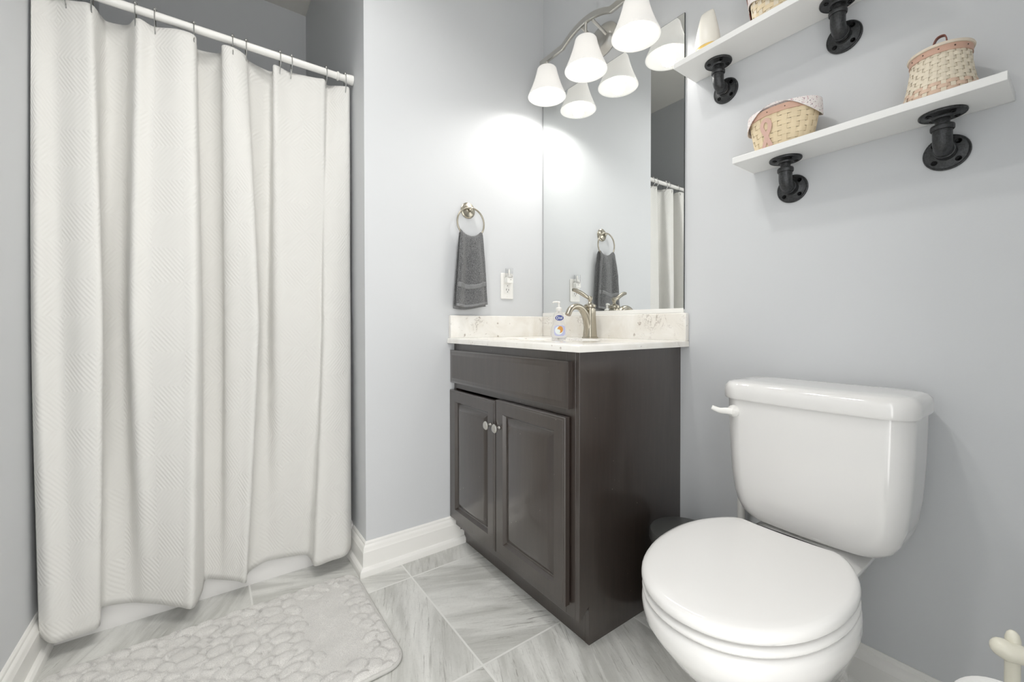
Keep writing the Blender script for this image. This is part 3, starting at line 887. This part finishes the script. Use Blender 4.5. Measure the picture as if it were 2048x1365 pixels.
# ------------------------------------------------------------------ baskets
def woven(name, parent, mat, stake_mat, cx, cy, z0, rows, rh, prof, ns, mat2=None, rows2=0, gap=.92):
    """prof(t) -> (rx, ry) half sizes at height fraction t; rows of flat splints weave in and out of ns stakes"""
    H = rows * rh
    b = MB(); b2 = MB(); st = MB()
    seg = ns * 6
    for r in range(rows):
        tgt = b2 if r < rows2 else b
        inner = []
        for k, e in enumerate((0, 1)):
            zz = z0 + (r + (1 - gap)/2 + e*gap) * rh
            tt = (zz - z0) / H
            rx, ry = prof(tt)
            row = []
            for j in range(seg):
                a = 2*PI*j/seg
                w = .0013*math.copysign(abs(math.sin(a*ns/2))**.6, math.sin(a*ns/2)) * (1 if r % 2 else -1)
                row.append(((rx + w)*math.cos(a), (ry + w)*math.sin(a), zz))
            inner.append(row)
        mid0, mid1 = inner
        out = [[(cx + x, cy + y, z) for x, y, z in row] for row in (mid0, mid1)]
        inn = [[(cx + x*(1 - .0012/max(.01, math.hypot(x, y))), cy + y*(1 - .0012/max(.01, math.hypot(x, y))), z) for x, y, z in row] for row in (mid1, mid0)]
        tgt.loft([out[0], out[1], inn[0], inn[1], out[0]], False, False)
    o = b.build(name, mat, parent, ang=60)
    if rows2: b2.build('tinted_weave', mat2, o, ang=60)
    for j in range(ns):
        a = 2*PI*(j + .5)/ns
        pts = []
        for q in range(9):
            rx, ry = prof(q/8)
            pts.append((q, rx, ry))
        rings = []
        for q, rx, ry in pts:
            z = z0 + .001 + H*q/8*.99
            c = Vector((cx + (rx)*math.cos(a), cy + (ry)*math.sin(a), z))
            tn = Vector((-rx*math.sin(a), ry*math.cos(a), 0)).normalized(); nn = Vector((tn.y, -tn.x, 0))
            hw = .36*2*PI*max(rx, ry)/ns*.5 * 1.5
            rings.append([tuple(c + tn*hw + nn*.0004), tuple(c - tn*hw + nn*.0004), tuple(c - tn*hw - nn*.0005), tuple(c + tn*hw - nn*.0005)])
        st.loft(rings)
    st.build('stakes', stake_mat, o, smooth=False)
    bb = MB(); rx, ry = prof(0)
    bb.loft([[(cx + rx*.97*math.cos(2*PI*j/48), cy + ry*.97*math.sin(2*PI*j/48), z0 + dz) for j in range(48)] for dz in (.0003, .004)]); bb.build('base', stake_mat, parent, smooth=False)
    return o
def band(cx, cy, z0, z1, rx, ry, th, name, mat, parent, n=64, grow=0.0, wav=None):
    b = MB()
    def R(rx_, ry_, z, s=0):
        return [(cx + rx_*math.cos(2*PI*j/n), cy + ry_*math.sin(2*PI*j/n), z + (wav(2*PI*j/n)*s if wav else 0)) for j in range(n)]
    b.loft([R(rx, ry, z0, 1), R(rx + grow, ry + grow, z1), R(rx + grow - th, ry + grow - th, z1), R(rx - th, ry - th, z0, 1), R(rx, ry, z0, 1)], False, False)
    return b.build(name, mat, parent, ang=45)
def tacks(cx, cy, z, rx, ry, n, parent, off=0):
    for k in range(n):
        a = -PI/2 + (k - (n - 1)/2)*.5 + off
        nn = Vector((math.cos(a)/rx, math.sin(a)/ry, 0)).normalized()
        p = Vector((cx + rx*math.cos(a), cy + ry*math.sin(a), z))
        Mx = Matrix.Translation(p) @ nn.to_track_quat('Z', 'Y').to_matrix().to_4x4()
        b = MB(); b.lathe([(.0014, 0), (.0012, .0006), (.0004, .0009)], 10, Mx); b.build('tack', M_tack, parent)

zs = ZLO + .0178
bk = thing('ribbon_basket', 'small oval woven basket with a blush ribbon and floral liner on the lower shelf', 'basket', (1.0925, -.066, zs))
pf = lambda t: (.066 + .017*t**.9, .044 + .013*t**.9)
woven('weave', bk, M_splint, M_splint, 1.0925, -.066, zs + .001, 7, .0125, pf, 22)
rim = band(1.0925, -.066, zs + .0865, zs + .103, .0855, .0595, .004, 'rim', M_stain, bk, grow=.001)
tacks(1.0925, -.066, zs + .095, .0862, .0602, 3, rim, -.2)
def lin_w(a):
    # cloth overhang dips at both long ends and rises at the middle of the front
    return -.032*max(0, abs(math.cos(a)))**2.2 + .014*max(0, -math.sin(a))**4
band(1.0925, -.066, zs + .0985, zs + .108, .0905, .0640, .0018, 'liner', M_liner, bk, n=72, grow=-.002, wav=lin_w)
b = MB()
b.loft([[(1.0925 + r*math.cos(2*PI*j/48)*.088, -.066 + r*math.sin(2*PI*j/48)*.061, zs + .107 - dz) for j in range(48)] for r, dz in ((1.0, 0), (.9, -.001), (.8, .015), (.5, .05), (.1, .06))], False, True); b.build('liner_inside', M_liner, bk, ang=60)
# ribbon loop on the front
def onfront(dx, z, off=.0030):
    t_ = (z - zs)/.0875
    rx, ry = pf(max(0, min(1, t_)))
    xx = dx/rx
    return (1.0925 + dx, -.066 - ry*math.sqrt(max(0, 1 - xx*xx)) - off, z)
def ribbon(pts, w):
    b = MB(); pts = bez([(p[0], 0, p[1]) for p in pts], 30)
    rings = []
    for i, p in enumerate(pts):
        tdir = (pts[min(i+1, 30)] - pts[max(i-1, 0)]).normalized(); nrm = Vector((tdir.z, 0, -tdir.x))
        a_, c_ = p + nrm*w, p - nrm*w
        A, Bq = Vector(onfront(a_.x, a_.z, .0034)), Vector(onfront(c_.x, c_.z, .0034))
        rings.append([tuple(A), tuple(Bq), tuple(Bq + Vector((0, .0009, 0))), tuple(A + Vector((0, .0009, 0)))])
    b.loft(rings); return b
rx0 = -.022
ribbon([(rx0 - .010, zs + .006), (rx0 + .001, zs + .034), (rx0 + .0105, zs + .056), (rx0 + .008, zs + .071), (rx0, zs + .076), (rx0 - .008, zs + .071), (rx0 - .0105, zs + .058), (rx0 - .001, zs + .036), (rx0 + .011, zs + .006)], .0052).build('ribbon', M_ribbon, bk, ang=60)

# lidded basket with flared base
cx, cy = 1.396, -.0665
lk = thing('lidded_basket', 'round pale woven basket with flared base and wooden lid on the lower shelf', 'basket', (cx, cy, zs))
def pf2(t):
    r = .0465 + .0155*(1 - t)**1.7 - .003*max(0, .12 - t)/.12
    return (r, r)
woven('weave', lk, M_splintw, M_splintw, cx, cy, zs + .001, 11, .0082, pf2, 26, M_splintp, 3, .94)
rm = band(cx, cy, zs + .0875, zs + .1015, .0490, .0490, .003, 'rim', M_stain, lk)
tacks(cx, cy, zs + .0945, .0492, .0492, 5, rm, .1)
b = MB(); b.lathe([(.0475, .1000), (.0515, .1005), (.0525, .1030), (.0515, .1060), (.046, .1085), (.025, .1105), (.0005, .111)], 48, T(cx, cy, zs), True); ld = b.build('lid', M_lid, lk)
b = MB()
hp = bez([(-.009, 0, .1095), (-.0105, 0, .126), (-.006, 0, .139), (.002, 0, .1425), (.009, 0, .137), (.0105, 0, .1095)], 20)
rings = [[(cx + p.x, cy + p.y + d, zs + p.z + e) for d, e in ((-.005, 0), (.005, 0), (.005, .0016), (-.005, .0016))] for p in hp]
rings = []
for i, p in enumerate(hp):
    td = (hp[min(i+1, 20)] - hp[max(i-1, 0)]).normalized(); nr = Vector((-td.z, 0, td.x))
    rings.append([tuple(Vector((cx, cy, zs)) + p + nr*e + Vector((0, d, 0))) for d, e in ((-.005, -.0009), (.005, -.0009), (.005, .0009), (-.005, .0009))])
b.loft(rings); b.build('loop_handle', M_leather, ld, ang=50)

# upper basket
zu = ZUP + .0178
cx, cy = 1.083, -.066
uk = thing('strap_basket', 'woven basket with a brown leather strap on the upper shelf', 'basket', (cx, cy, zu))
pf3 = lambda t: (.064 + .014*t, .050 + .010*t)
woven('weave', uk, M_splint, M_splintw, cx, cy, zu + .001, 8, .0125, pf3, 20)
band(cx, cy, zu + .099, zu + .114, .0805, .0625, .004, 'rim', M_stain, uk)
band(cx, cy, zu + .045, zu + .119, .0795, .0620, .0016, 'liner', M_liner, uk, n=72, grow=.004, wav=lambda a: .02*math.sin(a*2 + .6))
b = MB()
pts = [(cx - .0665, zu + .003), (cx - .0725, zu + .04), (cx - .080, zu + .085), (cx - .087, zu + .125)]
b.loft([[(x - .0028, cy - .008, z), (x - .0028, cy + .008, z), (x - .0008, cy + .008, z), (x - .0008, cy - .008, z)] for x, z in pts]); b.build('leather_strap', M_leather, uk, smooth=False)

# white bottle on upper shelf
bo = thing('lotion_bottle', 'white tapered plastic bottle with a yellow band at the left end of the upper shelf', 'bottle', (.8755, -.0665, zu))
def ovb(z, a, c): return [(.8755 + a*math.cos(2*PI*i/40), -.0665 + c*math.sin(2*PI*i/40), zu + z) for i in range(40)]
b = MB(); b.loft([ovb(.0005, .0335, .024), ovb(.003, .0345, .025), ovb(.018, .0355, .0255), ovb(.0335, .0368, .026)], True, True); b.build('cap_band', M_yellow, bo, ang=30)
b = MB(); b.loft([ovb(.0335, .0385, .027), ovb(.042, .0395, .0275), ovb(.06, .0385, .0265), ovb(.09, .033, .022), ovb(.12, .0265, .0155), ovb(.138, .0225, .010), ovb(.1445, .0195, .006), ovb(.1455, .018, .003)], True, True); b.build('tube', M_bottle, bo, ang=40)

# ------------------------------------------------------------------ toilet
TX = 1.183
to = thing('toilet', 'white two-piece toilet with closed lid beside the vanity', 'toilet', (TX, -.38, 0))
NT_ = 64
def egg(w, yf, yb, z, cyo=None, p=2.15, pb=2.0):
    cyq = cyo if cyo is not None else yb + (yf - yb)*.42
    pts = []
    for i in range(NT_):
        a = 2*PI*i/NT_
        c, s_ = math.cos(a), math.sin(a)
        px = math.copysign(abs(c)**(2/p), c)*w
        if s_ < 0: py = cyq - abs(s_)**(2/p)*abs(yf - cyq)
        else: py = cyq + abs(s_)**(2/pb)*abs(yb - cyq)
        pts.append((TX + px, py, z))
    return pts
b = MB()
b.loft([egg(.118, -.545, -.10, 0, -.33, 2.6, 3.5), egg(.118, -.545, -.10, .02, -.33, 2.6, 3.5), egg(.108, -.53, -.10, .04, -.33, 2.4, 3.5), egg(.103, -.525, -.10, .12, -.33, 2.3, 3.5), egg(.110, -.55, -.10, .19, -.34, 2.2, 3),
        egg(.128, -.60, -.13, .25, -.37, 2.2, 2.6), egg(.150, -.650, -.16, .30, -.40, 2.15, 2.3), egg(.166, -.682, -.19, .34, -.43, 2.15, 2.1), egg(.1735, -.699, -.21, .365, -.44, 2.15, 2.0), egg(.1745, -.7015, -.22, .385, -.445, 2.15, 2.0), egg(.173, -.700, -.22, .397, -.445, 2.15, 2.0), egg(.168, -.694, -.225, .401, -.445, 2.15, 2.0), egg(.10, -.6, -.25, .401, -.445)])
b.build('bowl', M_porc, to, ang=60)
# deck carrying the tank
b = MB()
def deck(z, x0, x1, y0, y1, r): return [(x, y, z) for x, y in rrect(x0, x1, y0, y1, r, 8)]
b.loft([deck(.30, TX - .085, TX + .085, -.25, -.05, .04), deck(.36, TX - .105, TX + .105, -.27, -.035, .05), deck(.385, TX - .118, TX + .118, -.285, -.03, .06), deck(.393, TX - .118, TX + .118, -.285, -.03, .06), deck(.397, TX - .112, TX + .112, -.28, -.035, .055), deck(.4195, TX - .08, TX + .08, -.19, -.05, .04)])
b.build('deck', M_porc, to, ang=50)
# seat + lid
def seat_ring(w, yf, yb, z, wide):
    cyq = -.445
    pts = []
    for i in range(NT_):
        a = 2*PI*i/NT_ + PI/NT_
        c, s_ = math.cos(a), math.sin(a)
        px = math.copysign(abs(c)**(2/2.12), c)*w
        if s_ < 0: py = cyq - abs(s_)**(2/2.12)*abs(yf - cyq)
        else: py = cyq + abs(s_)*(abs(yb - cyq) + wide)
        py = min(py, yb)
        pts.append((TX + px, py, z))
    return pts
b = MB()
b.loft([seat_ring(w, yf, -.279, z, .05) for w, yf, z in ((.166, -.692, .4055), (.1715, -.7015, .4075), (.1735, -.704, .4125), (.1725, -.7025, .4175), (.1675, -.697, .4205), (.10, -.60, .4205))]); b.build('seat', M_seat, to, ang=60)
b = MB()
b.loft([seat_ring(w, yf, -.281, z, .05) for w, yf, z in ((.166, -.696, .4275), (.1715, -.705, .429), (.1730, -.7075, .435), (.1725, -.707, .442), (.1695, -.703, .4475), (.162, -.694, .4505), (.15, -.676, .4515), (.09, -.60, .4500), (.02, -.50, .4492))]); b.build('lid', M_seat, to, ang=60)
for dx in (-.075, .075):
    b = MB(); b.loft([deck(z, TX + dx - .02 + e, TX + dx + .02 - e, -.278 + e, -.252 - e, .008) for z, e in ((.394, 0), (.422, 0), (.426, .003))]); b.build('hinge', M_seat, to, ang=40)
# tank
def rrect_d(x0, x1, y0, y1, r, n=8, m=10):
    p = rrect(x0, x1, y0, y1, r, n)
    out = []
    for i, a in enumerate(p):
        c = p[(i+1) % len(p)]
        out.append(a)
        if i % (n + 1) == n:
            for k in range(1, m): out.append((a[0] + (c[0]-a[0])*k/m, a[1] + (c[1]-a[1])*k/m))
    return out
def tank(z, w, yf, r, bow=.012, yb=-.022):
    pts = []
    if z < .54: z -= .017*(.54 - z)/.104
    for x, y in rrect_d(-w, w, yf, yb, r):
        if y < -.12: y -= bow*max(0, (1 - (x/w)**2))
        pts.append((TX + .013 + x, y, z))
    return pts
def same(lst):
    n = len(lst[0]); assert all(len(q) == n for q in lst), [len(q) for q in lst]; return lst
b = MB()
b.loft(same([tank(.436, .112, -.170, .04, .010, -.05), tank(.438, .126, -.186, .04, .012, -.04), tank(.445, .142, -.198, .04, .012, -.03), tank(.458, .156, -.206, .04), tank(.475, .166, -.210, .04), tank(.50, .174, -.213, .042), tank(.54, .180, -.216, .044), tank(.60, .184, -.218, .045), tank(.66, .1865, -.220, .045), tank(.736, .188, -.221, .045)])); tk = b.build('tank', M_porc, to, ang=60)
b = MB()
b.loft(same([tank(.7365, .186, -.220, .045), tank(.7365, .194, -.229, .048, .012, -.016), tank(.741, .196, -.231, .05, .012, -.014), tank(.760, .196, -.231, .05, .012, -.014), tank(.770, .1935, -.2285, .05, .012, -.016), tank(.7775, .187, -.222, .046, .012, -.022), tank(.7810, .176, -.211, .042, .011, -.033), tank(.782, .14, -.17, .04, .008, -.06)])); b.build('tank_lid', M_porc, to, ang=60)
hx, hz = 1.040, .703
b = MB(); b.lathe([(.0155, -.002), (.0155, .004), (.013, .008), (.009, .014), (.0005, .0165)], 24, T(hx, -.2235, hz) @ RX(PI/2), True)
b.tube(bez([(hx + .003, -.236, hz), (hx - .010, -.241, hz + .001), (hx - .026, -.246, hz + .0), (hx - .044, -.252, hz + .006)], 16), [.0095 - .0035*i/16 for i in range(17)], 14, flat=.8); b.build('flush_handle', M_plast, to)

# supply pipe behind the toilet
sp = thing('supply_pipe', 'pale grey water supply pipe rising behind the toilet bowl to its tank', 'pipe', (.972, -.036, .16))
b = MB(); b.tube([(.972, -.036, .14), (.972, -.036, .47)], .0108, 16); b.build('riser', M_plast, sp)
b = MB(); b.tube([(.972, -.001, .15), (.972, -.036, .15)], .010, 16); b.lathe([(.026, .0005), (.024, .006), (.010, .010)], 24, T(.972, 0, .15) @ RX(PI/2), True); b.tube([(.972, -.03, .15), (.972, -.065, .15)], [.012, .010], 14); b.build('stop_valve', M_chrome, sp)

# ------------------------------------------------------------------ trash can
tc_ = thing('trash_can', 'charcoal plastic trash can with lid, between the vanity and the toilet', 'trash can', (.868, -.172, 0))
def cyl(prof, M): return MB().lathe(prof, 48, M)
b = MB(); b.lathe([(.0005, .0005), (.078, .0005), (.080, .004), (.096, .272), (.098, .274), (.098, .279), (.0005, .279)], 48, T(.868, -.172, 0)); b.build('bin', M_can, tc_)
b = MB(); b.lathe([(.101, .268), (.1025, .272), (.1025, .292), (.099, .299), (.092, .3015), (.05, .303), (.0005, .3035)], 48, T(.868, -.172, 0)); ld = b.build('lid', M_can, tc_)
b = MB(); b.box((.850, -.072, .288), (.886, -.060, .300)); b.build('hinge', M_can, ld, bevel=.003)

# ------------------------------------------------------------------ bath mat
bmth = thing('bath_mat', 'light grey plush bath mat embossed with pebbles, in front of the shower', 'bath mat', (.24, -1.31, 0))
MX0, MX1, MY0, MY1 = -.012, .500, -1.716, -.907
pebs = []
rnd = random.Random(5)
def clear_band(x, y):
    # plain stripe that separates the centre of pebbles from the cluster at the end
    d = (y + .907)
    return -.075 > d > -.205 and .06 < x < .44
rows_ = 0
for j in range(24):
    for i in range(13):
        x = MX0 + .02 + i*.046 + (j % 2)*.022 + rnd.uniform(-.010, .010)
        y = MY1 - .02 - j*.036 + rnd.uniform(-.012, .012)
        if clear_band(x, y): continue
        a = .34 + .5*math.sin(x*9 + j*.35) + rnd.uniform(-.5, .5)
        pebs.append((x, y, .030*rnd.uniform(.8, 1.3), .022*rnd.uniform(.85, 1.25), a))
rnd.shuffle(pebs)
def mat_h(x, y):
    h = 0; cover = False
    for px, py, A, Bq, an in pebs:
        dx, dy = x - px, y - py
        if abs(dx) > .045 or abs(dy) > .045: continue
        c, s_ = math.cos(an), math.sin(an)
        u, v = (dx*s_ + dy*c)/A, (dx*c - dy*s_)/Bq
        q = u*u + v*v
        if q < 1:
            h = .0135*(1 - q**2.4)**.5 ; cover = True
    return h if cover else .0060
def in_rr(x, y, r=.055):
    dx = max(MX0 + r - x, x - (MX1 - r), 0); dy = max(MY0 + r - y, y - (MY1 - r), 0)
    return r - math.hypot(dx, dy) if (dx > 0 or dy > 0) else min(x - MX0, MX1 - x, y - MY0, MY1 - y)
vs, fs, idx = [], [], {}
ST = .0042
nx, ny = int((MX1 - MX0)/ST), int((MY1 - MY0)/ST)
for i in range(nx + 1):
    for j in range(ny + 1):
        x, y = MX0 + i*(MX1 - MX0)/nx, MY0 + j*(MY1 - MY0)/ny
        e = in_rr(x, y)
        if e < .002: continue
        f = min(1, e/.018)
        f = f*f*(3 - 2*f)
        idx[(i, j)] = len(vs)
        vs.append((x, y, .009 + f*(mat_h(x, y)) + f*noise.noise(Vector((x*60, y*60, 0)))*.0012))
for i in range(nx):
    for j in range(ny):
        k = [(i, j), (i+1, j), (i+1, j+1), (i, j+1)]
        if all(q in idx for q in k): fs.append(tuple(idx[q] for q in k))
b = MB(); b.add(vs, fs); b.build('pile', M_plush, bmth, ang=180)
b = MB(); o2 = rrect(MX0, MX1, MY0, MY1, .055, 10)
b.loft([[(x, y, z) for x, y in rrect(MX0 + e, MX1 - e, MY0 + e, MY1 - e, .055 - e, 10)] for e, z in ((.004, .0005), (.0, .003), (-.001, .007), (.001, .0105), (.005, .012), (.009, .0105), (.0095, .008))], True, False); b.build('binding', M_bind, bmth, ang=60)

# ------------------------------------------------------------------ paper stand in the foreground
px, py = 1.529, -.418
ps = thing('toilet_paper_stand', 'cream enamel toilet paper stand with a rounded post, right of the toilet', 'paper stand', (px, py, 0))
b = MB(); b.lathe([(.0005, .0005), (.072, .0005), (.075, .006), (.070, .012), (.020, .018), (.009, .024)], 40, T(px, py, 0)); b.build('foot', M_cream, ps)
b = MB(); b.lathe([(.0082, .018), (.0080, .455), (.0084, .470), (.0080, .482), (.0062, .489), (.0032, .4925), (.0005, .4935)], 20, T(px, py, 0)); b.build('post', M_cream, ps)
ddir = Vector((.62, .30, -.02)).normalized()
b = MB()
j0 = Vector((px - .004, py - .012, .4665))
b.tube([j0 - ddir*.016 + Vector((0, 0, .008)), j0 - ddir*.013 + Vector((0, 0, .0065)), j0 - ddir*.008 + Vector((0, 0, .004)), j0, j0 + ddir*.012, j0 + ddir*.020, j0 + ddir*.024], [.004, .0095, .0125, .0135, .0130, .011, .006], 20); b.build('joint', M_cream, ps)
b = MB(); b.tube([j0 + ddir*.022, j0 + ddir*.15], .0062, 16); b.build('arm', M_cream, ps)
b = MB(); b.tube([(px - .001, py - .004, .38), (px - .001, py - .03, .415), (1.535, -.505, .4317), (1.535, -.635, .4317), (1.535, -.642, .4317)], [.0058, .0058, .0058, .0058, .003], 16); b.build('roll_arm', M_cream, ps)
rl = thing('toilet_paper_roll', 'white toilet paper roll on the arm of the cream paper stand', 'toilet paper', (1.535, -.575, .364))
Mr = T(1.535, -.525, .419) @ RX(PI/2)
b = MB(); b.lathe([(.0185, 0), (.054, 0), (.0555, .002), (.0555, .098), (.054, .1), (.0185, .1), (.0185, 0)], 48, Mr); b.build('paper', pbr('tissue', (240, 240, 238), 0.95, var=0.01, bump=0.2, bscale=300), rl, ang=40)
